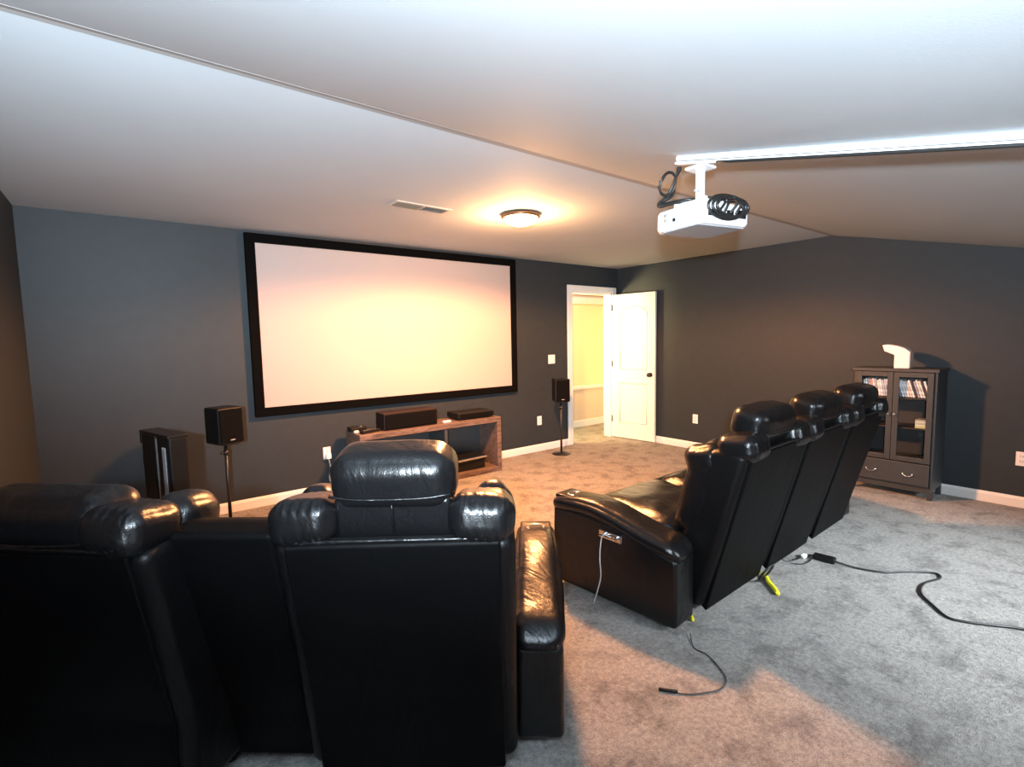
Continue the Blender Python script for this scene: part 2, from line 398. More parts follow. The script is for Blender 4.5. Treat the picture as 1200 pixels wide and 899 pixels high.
# ================================================================== SOFAS
def lean(p, y0=0.0, k=0.27):  # rear plane of the back leans backward with height
    return Vector((p.x, p.y - k*max(0, p.z), p.z))
K = 0.27
def back_block(x0, x1, z0, z1, th, bev=0.035, off=0.0, sk=0.0):
    """the leaning back: rear plane at y=off at z=0"""
    pr = [(off-K*z0*0.6-sk, z0), (off-K*0.35-sk*0.35, 0.35), (off-K*z1, z1), (off-K*z1+th*0.5, z1+0.018), (off-K*z1+th, z1), (off-K*0.42+th+0.02, 0.42), (off+th+0.02, z0)]
    return prism(pr, x0, x1, bev, 4)
def mk_seat(parent, cx, cy, rz, W=0.66, raised=0.0, hd=1.0, seed=0, padz=0.0, hz_=0.17, sk=0.0, capz=0.0):
    """one recliner of the row, placed in the sofa's frame; parts are children of the sofa"""
    m4 = Matrix.Translation((cx, cy, 0)) @ Matrix.Rotation(rz, 4, 'Z')
    def put(name, bm, mt, smooth=True, wn=False, pm=None):
        mm = m4 if pm is None else m4 @ pm
        for v in bm.verts: v.co = mm @ v.co
        return link(name, bm, mt, parent, smooth=smooth, wn=wn)
    h = W/2
    # body under the seat
    put('seat_base', bx((-h+0.01, 0.05, 0.05), (h-0.01, 0.74, 0.30), 0.02, 3), 'vinyl', wn=True)
    for sx in (-1, 1):
        for yy in (0.12, 0.66): put('foot', cylm((sx*(h-0.08), yy, 0), (sx*(h-0.08), yy, 0.06), 0.022, 12), 'black_plastic')
    # back shell and rear panel
    put('backrest', back_block(-h, h, 0.07, 0.905, 0.20, 0.038, 0.0, sk), 'leather_dull', wn=True)
    pr = [(-0.010-K*0.06-sk, 0.055), (-0.010-K*0.35-sk*0.35, 0.35), (-0.012-K*0.90, 0.90), (0.012-K*0.90, 0.925), (0.02-K*0.35, 0.35), (0.02, 0.09)]
    put('back_panel', prism(pr, -h+0.042, h-0.042, 0.008, 3), 'vinyl', wn=True)
    # piping roll along the top edge of the rear panel
    put('piping', tube([(-h+0.06, -K*0.92-0.008, 0.915), (-h*0.4, -K*0.92-0.012, 0.918), (h*0.4, -K*0.92-0.012, 0.918), (h-0.06, -K*0.92-0.008, 0.915)], 0.0065, 8, 6), 'leather')
    # front cushions
    tilt = Matrix.Rotation(math.radians(15), 4, 'X')
    for zc, hh, yo in ((0.57, 0.26, 0.10), (0.80, 0.24, 0.085)):
        put('back_cushion', soft((W-0.20, 0.15, hh), 0.06, 12, 0.02, seed=seed+zc), 'leather', pm=Matrix.Translation((0, -K*zc+0.2+yo-0.07, zc)) @ tilt)
    for sx in (-1, 1):
        put('side_bolster', soft((0.115, 0.19, 0.48), 0.05, 10, 0.01, seed=seed+sx), 'leather', pm=Matrix.Translation((sx*(h-0.065), -K*0.66+0.19, 0.66)) @ tilt)
    put('seat_cushion', soft((W-0.03, 0.58, 0.20), 0.07, 16, 0.03, seed=seed+5, wob=0.012), 'leather', pm=Matrix.Translation((0, 0.44, 0.385)))
    put('footrest', soft((W-0.03, 0.09, 0.34), 0.035, 10, 0.01, seed=seed+6), 'leather', pm=Matrix.Translation((0, 0.775, 0.26)))
    # shoulder pads left and right of the headrest
    for sx in (-1, 1):
        put('shoulder_pad', soft((0.180, 0.19, 0.125), 0.046, 22, 0.006, seed=seed+2*sx, wob=0.006, pinch=0.005),
            'leather', pm=Matrix.Translation((sx*(h-0.092), -K*0.94+0.075, 0.958+padz)) @ Matrix.Rotation(math.radians(-8), 4, 'X') @ Matrix.Rotation(sx*0.05, 4, 'Y'))
    for sx in (-1, 1):
        put('bolster_cap', soft((0.125, 0.20, 0.15), 0.055, 14, 0.008, seed=seed+3*sx+1, wob=0.010, pinch=0.003),
            'leather', pm=Matrix.Translation((sx*(h-0.068), -K*0.9+0.235, 0.925+padz+capz)) @ Matrix.Rotation(math.radians(-14), 4, 'X'))
    # neck flap and headrest
    zt = 1.03 + raised
    pr = [(-K*0.93+0.055, 0.86), (-K*0.95+0.035, 0.94), (-K*0.98+0.03, zt), (-K*0.98+0.12, zt), (-K*0.9+0.14, 0.86)]
    put('headrest_neck', prism(pr, -0.165, 0.165, 0.02, 3), 'leather', wn=True)
    put('neck_seam', tube([(0, -K*0.93+0.052, 0.90), (0, -K*0.955+0.030, 0.95), (0, -K*0.98+0.026, zt-0.02)], 0.004, 6, 4), 'leather')
    put('headrest', soft((0.345*hd, 0.18, hz_), 0.058, 20, 0.006, seed=seed+9, wob=0.004), 'leather',
        pm=Matrix.Translation((0, -K*1.02+0.115, zt+0.045)) @ Matrix.Rotation(math.radians(10), 4, 'X'))
    put('headrest_welt', tube([(-0.165*hd, -K*1.02+0.020, zt+0.012), (-0.08, -K*1.02+0.012, zt+0.004), (0.08, -K*1.02+0.012, zt+0.004), (0.165*hd, -K*1.02+0.020, zt+0.012)], 0.0035, 6, 5), 'leather')
def mk_arm(parent, cx, cy, rz, w=0.19, ctrl=None):
    """arm with its rear lower corner line at cx,cy; w is measured to both sides of cx"""
    m4 = Matrix.Translation((cx, cy, 0)) @ Matrix.Rotation(rz, 4, 'Z')
    def put(name, bm, mt, smooth=True, wn=False, pm=None, par=parent):
        mm = m4 if pm is None else m4 @ pm
        for v in bm.verts: v.co = mm @ v.co
        return link(name, bm, mt, par, smooth=smooth, wn=wn)
    pr = [(0.0, 0.03), (0.0, 0.375), (0.16, 0.42), (0.36, 0.468), (0.58, 0.485), (0.79, 0.478), (0.80, 0.10), (0.74, 0.03)]
    a = put('arm', prism(pr, -w/2, w/2, 0.022, 4), 'leather', wn=True)
    # padded top following the slope
    def fn(p, u):
        y = p.y+0.40
        t = max(0.0, min(1.0, y/0.55)); z = 0.40 + 0.095*(t*t*(3-2*t)) - 0.02*max(0, (y-0.62)/0.2)
        if y < 0.05: z -= (0.05-y)*0.5
        return Vector((p.x, y, p.z+z+0.012))
    put('arm_pad', soft((w+0.012, 0.80, 0.085), 0.04, 22, 0.012, fn=fn, wob=0.004, seed=cx), 'leather')
    # cup holder
    cm = m4 @ Matrix.Translation((0, 0.70, 0.545))
    cu = lathe([(0.032, -0.035), (0.034, 0.0), (0.036, 0.004), (0.042, 0.004), (0.046, 0.0), (0.046, -0.014)], 28, None, cm)
    c = link('cup_holder', cu, 'chrome', parent, smooth=True)
    cb = lathe([(0.0, -0.030), (0.033, -0.030), (0.033, 0.001)], 24, None, cm)
    link('cup_liner', cb, 'black_plastic', c, smooth=True)
    put('cup_surround', bx((-0.075, 0.64, 0.522), (0.075, 0.79, 0.546), 0.010, 3), 'leather', wn=True)
    return a
def wedge(parent, cx, cy, rz, wr, wf):
    """plain narrow centre section between two recliners"""
    m4 = Matrix.Translation((cx, cy, 0)) @ Matrix.Rotation(rz, 4, 'Z')
    def taper(bm):
        for v in bm.verts:
            t = max(0, min(1, v.co.y/0.75)); v.co.x *= (1-t) + t*wf/wr
            v.co = m4 @ v.co
        return bm
    link('console_back', taper(back_block(-wr/2, wr/2, 0.10, 0.925, 0.15, 0.02)), 'vinyl', parent, smooth=True, wn=True)
    link('console_base', taper(bx((-wr/2+0.01, 0.06, 0.04), (wr/2-0.01, 0.78, 0.43), 0.02, 3)), 'leather', parent, smooth=True, wn=True)
    link('console_lid', taper(bx((-wr/2, 0.10, 0.43), (wr/2, 0.76, 0.50), 0.025, 4)), 'leather', parent, smooth=True, wn=True)
    link('console_skirt', taper(prism([(-0.03, 0.07), (-0.030-K*0.25, 0.40), (-K*0.25, 0.42), (0.02, 0.10)], -wr/2+0.005, wr/2-0.005, 0.006, 2)), 'vinyl', parent, smooth=True, wn=True)

D2R = math.radians
s1 = thing('recliner_sofa', 'black leather home theater recliner row seen from behind, nearest the camera at lower left', 'sofa')
mk_seat(s1, 0.699, 1.466, -D2R(36.5), 0.68, 0.0, 1.0, 1, 0.0, 0.17, 0.035, 0.0)
wedge(s1, 0.337, 1.789, -D2R(40.0), 0.31, 0.20)
mk_seat(s1, -0.068, 2.040, -D2R(45), 0.70, -0.105, 1.3, 4, 0.0, 0.17, 0.13, 0.0)
def off(o, rz, x, y):  # local offset in a seat frame
    v = Matrix.Rotation(rz, 3, 'Z') @ Vector((x, y, 0)); return o[0]+v.x, o[1]+v.y
ax, ay = off((0.699, 1.466), -D2R(36.5), 0.425, 0.075); mk_arm(s1, ax, ay, -D2R(39.5), 0.17)
ax, ay = off((-0.040, 2.068), -D2R(45), -0.435, -0.03); mk_arm(s1, ax, ay, -D2R(46), 0.16)

s2 = thing('recliner_sofa', 'three-seat black leather recliner row at centre right, facing the projection screen', 'sofa', (2.215, 1.375, 0), D2R(1.6))
for i in range(3): mk_seat(s2, 0.345+i*0.685, -0.002+0.012*i*0, 0, 0.68, -0.055, 1.15, 11+7*i, -0.032, 0.17, 0.0, -0.055)
mk_arm(s2, -0.095, 0.0, D2R(4), 0.19)
mk_arm(s2, 2.15, 0.0, -D2R(4), 0.19)
# chrome recline handle on the near arm and the white charging cord that hangs from it
hb = bmesh.new(); box(hb, (-0.232, 0.29, 0.385), (-0.208, 0.44, 0.430), 0.006)
cyl(hb, (-0.225, 0.32, 0.41), (-0.252, 0.32, 0.41), 0.012, 12); cyl(hb, (-0.225, 0.40, 0.41), (-0.246, 0.40, 0.41), 0.010, 12)
cyl(hb, (-0.250, 0.31, 0.41), (-0.250, 0.42, 0.405), 0.006, 8)
link('recline_control', hb, 'chrome', s2, smooth=False)

# ================================================================== SCREEN
SX0, SZ0, SW, SH = 0.888, 0.812, 2.943, 1.60
scr = thing('projection_screen', 'large wide white projection screen in a black velvet frame on the front wall', 'projection screen', (SX0+SW/2, YF-0.03, SZ0))
fb = 0.08
link('screen_surface', bx((-SW/2+fb*0.8, -0.004, fb*0.8), (SW/2-fb*0.8, 0.004, SH-fb*0.8)), 'screen', scr)
for a, b in (((-SW/2, -0.022, 0), (SW/2, 0.024, fb)), ((-SW/2, -0.022, SH-fb), (SW/2, 0.024, SH)), ((-SW/2, -0.022, fb), (-SW/2+fb, 0.024, SH-fb)), ((SW/2-fb, -0.022, fb), (SW/2, 0.024, SH-fb))):
    link('frame_rail', bx(a, b, 0.006), 'velvet', scr)

# ================================================================== CEILING LIGHT, VENT
cl = thing('ceiling_light', 'round flush ceiling light with bronze ring and glowing frosted bowl', 'ceiling light', (2.56, 3.16, H))
link('ring', lathe([(0.0, 0), (0.135, 0.0), (0.150, -0.008), (0.155, -0.024), (0.146, -0.034), (0.128, -0.033)], 40), 'bronze', cl, smooth=True)
link('glass_bowl', lathe([(0.134, -0.028), (0.127, -0.046), (0.105, -0.066), (0.070, -0.081), (0.03, -0.088), (0.0, -0.089)], 40), 'glow', cl, smooth=True)
link('finial', lathe([(0.0, -0.087), (0.010, -0.089), (0.010, -0.095), (0.0, -0.100)], 16), 'bronze', cl, smooth=True)
# lamps inside the bowl also light the ceiling round it
lamp('ceiling_light_glow', 'POINT', (2.56, 3.16, H-0.17), 28, (1.0, 0.46, 0.18), 0.10)
lamp('ceiling_light_bulb', 'SPOT', (2.56, 3.16, H-0.16), 300, (1.0, 0.38, 0.13), 0.10, aim=(2.56, 3.16, 0), cone=D2R(172), blend=0.25)

vt = thing('ceiling_vent', 'long white ceiling air vent with left louvres coloured dark for shade', 'vent', (1.81, 3.40, H), D2R(2))
fr = bmesh.new()
for a, b in (((-0.23, -0.075, -0.008), (0.23, -0.055, 0)), ((-0.23, 0.055, -0.008), (0.23, 0.075, 0)), ((-0.23, -0.055, -0.008), (-0.21, 0.055, 0)), ((0.21, -0.055, -0.008), (0.23, 0.055, 0)), ((-0.006, -0.055, -0.010), (0.006, 0.055, 0))): box(fr, a, b)
link('frame', fr, 'vent', vt)
for half, mtn, tl in ((-1, 'vent_shade', 1), (1, 'vent', -1)):
    for k in range(9):
        x = half*(0.018+0.0225*k)
        s = bx((-0.009, -0.055, -0.001), (0.009, 0.055, 0.001)); o = link('slat', s, mtn, vt, loc=(x, 0, -0.007)); o.rotation_euler = (0, tl*D2R(35), 0)
link('duct', bx((-0.21, -0.055, -0.0015), (0.21, 0.055, -0.0005)), 'black_metal', vt)

# ================================================================== PROJECTOR, MOUNT, RACEWAY
def on_slope(x, y, dz): return Vector((x, y, sl(y)+dz))
rp, rq = (2.062, 1.40), (1.905, -1.9)
a, b = on_slope(*rp, -0.026), on_slope(*rq, -0.026); d = (b-a); Lr = d.length
rot = Matrix.Translation(a) @ d.to_track_quat('Y', 'Z').to_matrix().to_4x4()
rw = thing('cable_raceway', 'long white cable raceway running along the sloping ceiling to the projector', 'cable duct')
link('channel', bx((-0.020, 0, 0.004), (0.020, Lr, 0.0255), 0.004, 2, rot), 'white_plastic', rw)
link('cover', bx((-0.016, -0.002, -0.012), (0.020, Lr, 0.0), 0.004, 2, rot), 'white_plastic', rw)
link('side_cable', tube([rot @ Vector((0.024, 0.22, -0.012)), rot @ Vector((0.026, 1.0, -0.014)), rot @ Vector((0.024, Lr, -0.012))], 0.006, 8, 12), 'cable', rw, smooth=True)

PRX, PRY, PRZ, PRR = 2.175, 1.345, 1.945, -D2R(13)
pj = thing('projector', 'white home projector hanging upside down from the ceiling', 'projector', (PRX, PRY, PRZ), PRR)
pb = prism([(-0.155, -0.115), (-0.125, -0.14), (0.125, -0.14), (0.155, -0.115), (0.165, 0.10), (0.13, 0.145), (-0.13, 0.145), (-0.165, 0.10)], 0.0, 0.095, 0.014, 3, axis='z')
for v in pb.verts:
    k = 1 + 0.05*math.sin(PI*max(0, min(1, v.co.z/0.095))); v.co.x *= k; v.co.y *= k
    v.co.z += 0.0
link('body', pb, 'white_plastic', pj, smooth=True, wn=True)
link('bottom_plate', prism([(-0.14, -0.115), (0.14, -0.115), (0.148, 0.09), (0.12, 0.125), (-0.12, 0.125), (-0.148, 0.09)], -0.004, 0.004, 0.002, 1, axis='z'), 'grey_plastic', pj)
link('lens', lathe([(0.0, 0.0), (0.034, 0.0), (0.036, 0.018), (0.045, 0.022), (0.045, -0.02), (0.0, -0.02)], 28, None, Matrix.Translation((-0.05, 0.15, 0.05)) @ Matrix.Rotation(-PI/2, 4, 'X')), 'black_plastic', pj, smooth=True)
link('side_port', bx((-0.170, -0.005, 0.030), (-0.158, 0.008, 0.045)), 'black_plastic', pj)
rk = bmesh.new()
for a_, b_ in (((-0.11, -0.151, 0.03), (-0.07, -0.143, 0.055)), ((-0.05, -0.151, 0.032), (-0.02, -0.143, 0.05)), ((0.0, -0.151, 0.03), (0.035, -0.143, 0.06)), ((0.06, -0.151, 0.03), (0.11, -0.143, 0.065))): box(rk, a_, b_)
link('socket_row', rk, 'black_plastic', pj)
link('side_knob', cylm((-0.158, 0.05, 0.055), (-0.174, 0.05, 0.055), 0.018, 16), 'grey_plastic', pj, smooth=True)
pm = thing('projector_mount', 'white steel projector bracket between the raceway and the projector', 'mount', (2.085, 1.30, PRZ+0.095))
link('base_plate', bx((-0.06, -0.06, 0.0), (0.06, 0.06, 0.012), 0.004), 'white_plastic', pm)
zt = sl(1.30)-0.044-(PRZ+0.095)
link('post', bx((-0.018, -0.014, 0.01), (0.018, 0.014, zt), 0.005), 'white_plastic', pm)
link('top_plate', bx((-0.045, -0.05, zt-0.012), (0.045, 0.05, zt), 0.003), 'white_plastic', pm)
link('adjust_knob', cylm((-0.018, 0.0, 0.06), (-0.036, 0.0, 0.06), 0.009, 12), 'grey_plastic', pm, smooth=True)
for ang in (0.6, 2.2, 3.9, 5.3):
    cm = bmesh.new(); cyl(cm, (0, 0, 0.006), (0.11*math.cos(ang), 0.11*math.sin(ang), 0.004), 0.008, 8); link('arm', cm, 'white_plastic', pm)
# cables: a thick bundle down from the raceway end and loops on the rear of the projector
cb = thing('projector_cables', 'tangle of black cables looping between the raceway end and projector', 'cable')
zr = sl(1.36)-0.045
e0 = Vector((2.055, 1.385, zr))
Mp = Matrix.Translation((PRX, PRY, PRZ)) @ Matrix.Rotation(PRR, 4, 'Z')
def W(x, y, z): return Mp @ Vector((x, y, z))
random.seed(3)
for k in range(5):
    j = lambda s=0.010: Vector((random.uniform(-s, s), random.uniform(-s, s), random.uniform(-s, s)))
    link('cable', tube([e0+j(0.008), e0+Vector((-0.01, 0.02, -0.05))+j(), e0+Vector((0.0, 0.045, -0.10))+j(0.012), W(-0.155, 0.10, 0.125)+j(0.012), W(-0.10, 0.0, 0.125)+j(), W(-0.04+0.03*k, -0.10, 0.115)+j(), W(-0.03+0.03*k, -0.165, 0.09)+j(), W(-0.06+0.035*k, -0.152, 0.045)], 0.006, 8, 8), 'cable', cb, smooth=True)
for rr_, cx_, ph in ((0.045, 0.0, 0.0), (0.040, 0.005, 0.5)):
    link('cable_loop', tube([e0+Vector((-0.02-0.002*k, 0.045+rr_*math.cos(ph+k*PI/4), -0.065+rr_*1.2*math.sin(ph+k*PI/4))) for k in range(9)], 0.004, 8, 6), 'cable', cb, smooth=True)
for q in range(3):
    link('cable_loop', tube([W(-0.03+0.012*q+(0.105-0.006*q)*math.cos(k*PI/4+0.4*q), -0.168-0.007*q, 0.066+(0.050-0.005*q)*math.sin(k*PI/4+0.4*q)) for k in range(10)], 0.0062, 8, 6), 'cable', cb, smooth=True)

# ================================================================== MEDIA CONSOLE
cx0, cx1, cy0, cy1, cz = 1.66, 3.27, 4.44, 4.80, 0.605
mc = thing('media_console', 'low reddish brown wooden media console standing under the screen', 'media console', ((cx0+cx1)/2, (cy0+cy1)/2, 0))
hw = (cx1-cx0)/2; hd_ = (cy1-cy0)/2
link('top', bx((-hw, -hd_, cz-0.055), (hw, hd_, cz), 0.006), 'wood', mc)
link('bottom', bx((-hw+0.05, -hd_, 0.0), (hw-0.05, hd_, 0.055), 0.006), 'wood', mc)
link('side_panel', bx((-hw, -hd_, 0), (-hw+0.055, hd_, cz-0.055), 0.006), 'wood', mc)
link('side_panel', bx((hw-0.055, -hd_, 0), (hw, hd_, cz-0.055), 0.006), 'wood', mc)
link('divider', bx((0.09, -hd_+0.01, 0.055), (0.125, hd_, cz-0.055), 0.003), 'cabinet', mc)
link('shelf', bx((-hw+0.055, -hd_+0.03, 0.30), (0.09, hd_, 0.325), 0.003), 'cabinet', mc)
link('back_panel', bx((-hw+0.055, hd_-0.012, 0.055), (hw-0.055, hd_-0.002, cz-0.055)), 'cabinet', mc)
dv = thing('disc_player', 'slim silver fronted disc player inside the right bay of the console', 'player', (2.90, 4.60, 0.056), D2R(3))
link('case', bx((-0.19, -0.12, 0), (0.19, 0.12, 0.045), 0.004), 'black_plastic', dv)
link('front_strip', bx((-0.19, -0.130, 0.02), (0.19, -0.119, 0.045), 0.003), 'chrome', dv)
dv.location.z = 0.056
riser = tag(link('storage_box', bx((2.72, 4.50, 0.056), (3.08, 4.74, 0.150), 0.006), 'black_plastic'), 'low black box supporting the silver disc player inside the console', 'box')
dv.location.z = 0.151

cs = thing('center_speaker', 'wide black center channel speaker on the console top', 'speaker', (2.215, 4.60, cz+0.001))
link('cabinet', bx((-0.29, -0.10, 0), (0.29, 0.10, 0.165), 0.012, 3), 'speaker_red', cs)
link('grille', bx((-0.275, -0.112, 0.012), (0.275, -0.098, 0.153), 0.008, 2), 'grille', cs)
rc = thing('cable_box', 'flat black receiver box on the right end of the console', 'receiver', (2.99, 4.63, cz+0.001), D2R(-2))
link('case', bx((-0.225, -0.13, 0.012), (0.225, 0.13, 0.075), 0.012, 3), 'black_plastic', rc)
link('front_panel', bx((-0.21, -0.136, 0.02), (0.21, -0.128, 0.065), 0.004), 'grille', rc)
for sx in (-1, 1):
    for sy in (-1, 1): link('foot', cylm((sx*0.18, sy*0.1, 0), (sx*0.18, sy*0.1, 0.014), 0.014, 12), 'black_plastic', rc)
wp = tag(link('remote_control', bx((2.575, 4.50, cz+0.001), (2.665, 4.53, cz+0.022), 0.006), 'white_plastic'), 'small white remote lying beside the center speaker on the console', 'remote')
g1 = thing('game_console', 'small black device on the rear left corner of the console', 'device', (1.74, 4.71, cz+0.001))
link('case', bx((-0.08, -0.06, 0), (0.08, 0.06, 0.04), 0.008, 3), 'black_plastic', g1); link('button', cylm((0.03, -0.02, 0.04), (0.03, -0.02, 0.044), 0.01, 12), 'grey_plastic', g1)
g2 = thing('remote_control', 'black remote lying on the front left edge of the console', 'remote', (1.80, 4.53, cz+0.001), D2R(15))
link('case', bx((-0.10, -0.028, 0), (0.10, 0.028, 0.028), 0.008, 3), 'black_plastic', g2)
for k in range(5): link('button', cylm((-0.07+0.03*k, 0, 0.028), (-0.07+0.03*k, 0, 0.031), 0.006, 8), 'grey_plastic', g2)
ww = thing('wifi_puck', 'tiny white puck by the left end of the console top', 'device', (1.69, 4.60, cz+0.001))
link('case', lathe([(0, 0), (0.022, 0), (0.024, 0.012), (0.020, 0.020), (0, 0.021)], 16), 'white_plastic', ww, smooth=True)

# ================================================================== SPEAKERS ON STANDS
def stand_speaker(x, y, rz, z0, lab_s, lab_t, hh=0.29, wd=0.20, dp=0.20, col='speaker'):
    t = thing('speaker_stand', lab_t, 'stand', (x, y, 0), rz)
    link('base', lathe([(0, 0), (0.115, 0), (0.118, 0.006), (0.110, 0.012), (0.03, 0.016), (0, 0.017)], 32), 'black_metal', t, smooth=True)
    link('pole', cylm((0, 0, 0.014), (0, 0, z0-0.012), 0.013, 16), 'black_metal', t, smooth=True)
    link('collar', cylm((0, 0, z0-0.10), (0, 0, z0-0.06), 0.019, 16), 'black_metal', t, smooth=True)
    link('knob', cylm((-0.018, 0, z0-0.08), (-0.04, 0, z0-0.08), 0.010, 10), 'black_metal', t, smooth=True)
    link('top_plate', bx((-0.06, -0.06, z0-0.012), (0.06, 0.06, z0), 0.003), 'black_metal', t)
    s = thing('bookshelf_speaker', lab_s, 'speaker', (x, y, z0+0.001), rz)
    link('cabinet', bx((-wd/2, -dp/2, 0), (wd/2, dp/2, hh), 0.014, 3), col, s)
    link('grille', bx((-wd/2+0.01, -dp/2-0.012, 0.012), (wd/2-0.01, -dp/2+0.002, hh-0.012), 0.007, 2), 'grille', s)
    link('badge', bx((-0.018, -dp/2-0.014, 0.028), (0.018, -dp/2-0.0115, 0.036)), 'grey_plastic', s)
stand_speaker(0.596, 4.50, D2R(22), 0.685, 'black bookshelf speaker on a thin pole stand left of the screen', 'black pole speaker stand between the sofa and the screen\'s left side', 0.285, 0.20, 0.19)
stand_speaker(4.30, 4.57, -D2R(28), 0.67, 'black bookshelf speaker on a pole stand beside the doorway', 'black pole speaker stand with round base beside the doorway', 0.285, 0.19, 0.18)

# ================================================================== UPRIGHT BLACK SLAB BEHIND THE NEAR SOFA
tw = thing('floor_speaker', 'black upright slab speaker with glossy grey edge strips, left behind the near sofa', 'speaker', (0.165, 3.72, 0), D2R(16.8))
YS = 0.62
# local y runs away from camera, x is thickness
link('cabinet', bx((-0.05, 0.02*YS, 0), (0.05, 0.34*YS, 0.925), 0.012, 3), 'speaker', tw)
link('front_cabinet', bx((-0.055, -0.34*YS, 0), (0.05, -0.06*YS, 0.925), 0.014, 3), 'speaker', tw)
link('glossy_strip', bx((-0.045, -0.06*YS, 0.0), (0.045, 0.02*YS, 0.90), 0.01, 3), 'grey_plastic', tw)
link('edge_strip', bx((-0.060, -0.27*YS, 0.03), (-0.052, -0.20*YS, 0.86), 0.003), 'grey_plastic', tw)
link('top_cap', bx((-0.058, -0.345*YS, 0.915), (0.055, 0.345*YS, 0.935), 0.006), 'black_plastic', tw)
link('rear_bracket', bx((-0.05, 0.335*YS, 0.845), (0.05, 0.385*YS, 0.925), 0.008), 'black_plastic', tw)
link('rear_bracket', bx((-0.045, 0.335*YS, 0.70), (0.045, 0.375*YS, 0.79), 0.012, 3), 'black_plastic', tw)
link('base', bx((-0.10, -0.34*YS, 0), (0.10, 0.34*YS, 0.025), 0.005), 'black_metal', tw)

# ================================================================== WALL PLATES
def plate(name, lab, x, y, z, nrm, kind='outlet'):
    rz = {'front': 0, 'right': -PI/2}[nrm]
    t = thing(name, lab, 'light switch' if kind == 'switch' else 'outlet', (x, y, z), rz)
    wd = 0.058 if kind == 'switch' else 0.036
    link('cover_plate', bx((-wd, -0.007, -0.058), (wd, 0.0, 0.058), 0.003), 'white_plastic', t)
    if kind == 'switch':
        for sx in (-1, 1): link('rocker', bx((sx*0.024-0.012, -0.011, -0.030), (sx*0.024+0.012, -0.006, 0.030), 0.002), 'white_plastic', t)
    else:
        for sz in (-1, 1):
            s = link('socket', bx((-0.017, -0.010, sz*0.022-0.014), (0.017, -0.006, sz*0.022+0.014), 0.003), 'trim', t)
            sb = bmesh.new()
            for sx in (-1, 1): box(sb, (sx*0.007-0.0015, -0.0105, sz*0.022-0.004), (sx*0.007+0.0015, -0.0098, sz*0.022+0.007))
            link('slot', sb, 'black_plastic', s)
    return t
plate('light_switch', 'white double light switch on the wall left of the doorway', 4.44, YF, 1.185, 'front', 'switch')
plate('wall_outlet', 'white outlet on the front wall right of the console', 4.215, YF, 0.398, 'front')
plate('wall_outlet', 'white outlet with a plug in it, left of the console', 1.498, YF, 0.395, 'front')
plate('wall_outlet', 'white outlet low on the right wall between the door and sofa', XR, 3.61, 0.393, 'right')
plate('wall_outlet', 'white outlet on the right wall at the right frame edge', XR, 0.645, 0.403, 'right')
pl = thing('power_plug', 'white plug and dangling cord in the outlet left of the console', 'plug', (1.505, YF-0.009, 0.37))
link('plug_body', bx((-0.024, -0.032, -0.03), (0.024, -0.003, 0.022), 0.006), 'white_plastic', pl)
link('cord', tube([(0, -0.02, -0.03), (0.01, -0.025, -0.12), (-0.005, -0.03, -0.22), (0.03, -0.04, -0.30), (0.12, -0.05, -0.355)], 0.005, 8, 6), 'white_cable', pl, smooth=True)

# ================================================================== GLASS-DOOR CABINET
CX0, CX1, CY0, CY1, CH = 5.40, 5.725, 1.135, 1.745, 1.135
gc = thing('display_cabinet', 'dark grey display cabinet with two glass doors against the right wall', 'cabinet', ((CX0+CX1)/2, (CY0+CY1)/2, 0), 0)
def L(p): return (p[0]-(CX0+CX1)/2, p[1]-(CY0+CY1)/2, p[2])
def gb(name, a, b, m='cabinet', bev=0.003, par=gc): return link(name, bx(L(a), L(b), bev), m, par)
gb('top_board', (CX0-0.015, CY0-0.012, CH-0.028), (CX1, CY1+0.012, CH))
gb('side_panel', (CX0+0.005, CY0, 0.085), (CX1, CY0+0.02, CH-0.028)); gb('side_panel', (CX0+0.005, CY1-0.02, 0.085), (CX1, CY1, CH-0.028))
gb('back_board', (CX1-0.008, CY0+0.02, 0.10), (CX1, CY1-0.02, CH-0.028), 'cabinet_in')
gb('bottom_board', (CX0+0.01, CY0+0.02, 0.085), (CX1-0.01, CY1-0.02, 0.11))
gb('middle_board', (CX0+0.005, CY0+0.02, 0.315), (CX1-0.01, CY1-0.02, 0.335))
for z in (0.60, 0.865): gb('shelf', (CX0+0.03, CY0+0.02, z), (CX1-0.01, CY1-0.02, z+0.014), 'cabinet_in')
for y in (CY0, CY1-0.035):
    for x in (CX0+0.005, CX1-0.04): gb('leg', (x, y, 0), (x+0.035, y+0.035, 0.087))
gb('plinth', (CX0+0.012, CY0+0.035, 0.055), (CX0+0.03, CY1-0.035, 0.087))
dr = gb('drawer', (CX0-0.012, CY0+0.022, 0.115), (CX0+0.006, CY1-0.022, 0.308))
gb('drawer_box', (CX0+0.006, CY0+0.035, 0.12), (CX1-0.03, CY1-0.035, 0.26), 'cabinet_in')
for y in (1.303, 1.578):
    hbm = bmesh.new()
    for i in range(8):
        a1, a2 = PI*i/8, PI*(i+1)/8
        cyl(hbm, L((CX0-0.024, y+0.035*math.cos(a1), 0.212-0.022*math.sin(a1))), L((CX0-0.024, y+0.035*math.cos(a2), 0.212-0.022*math.sin(a2))), 0.004, 6)
    for sy in (-1, 1): cyl(hbm, L((CX0-0.010, y+sy*0.035, 0.212)), L((CX0-0.026, y+sy*0.035, 0.212)), 0.006, 8)
    link('pull', hbm, 'chrome', dr, smooth=True)
ym = (CY0+CY1)/2
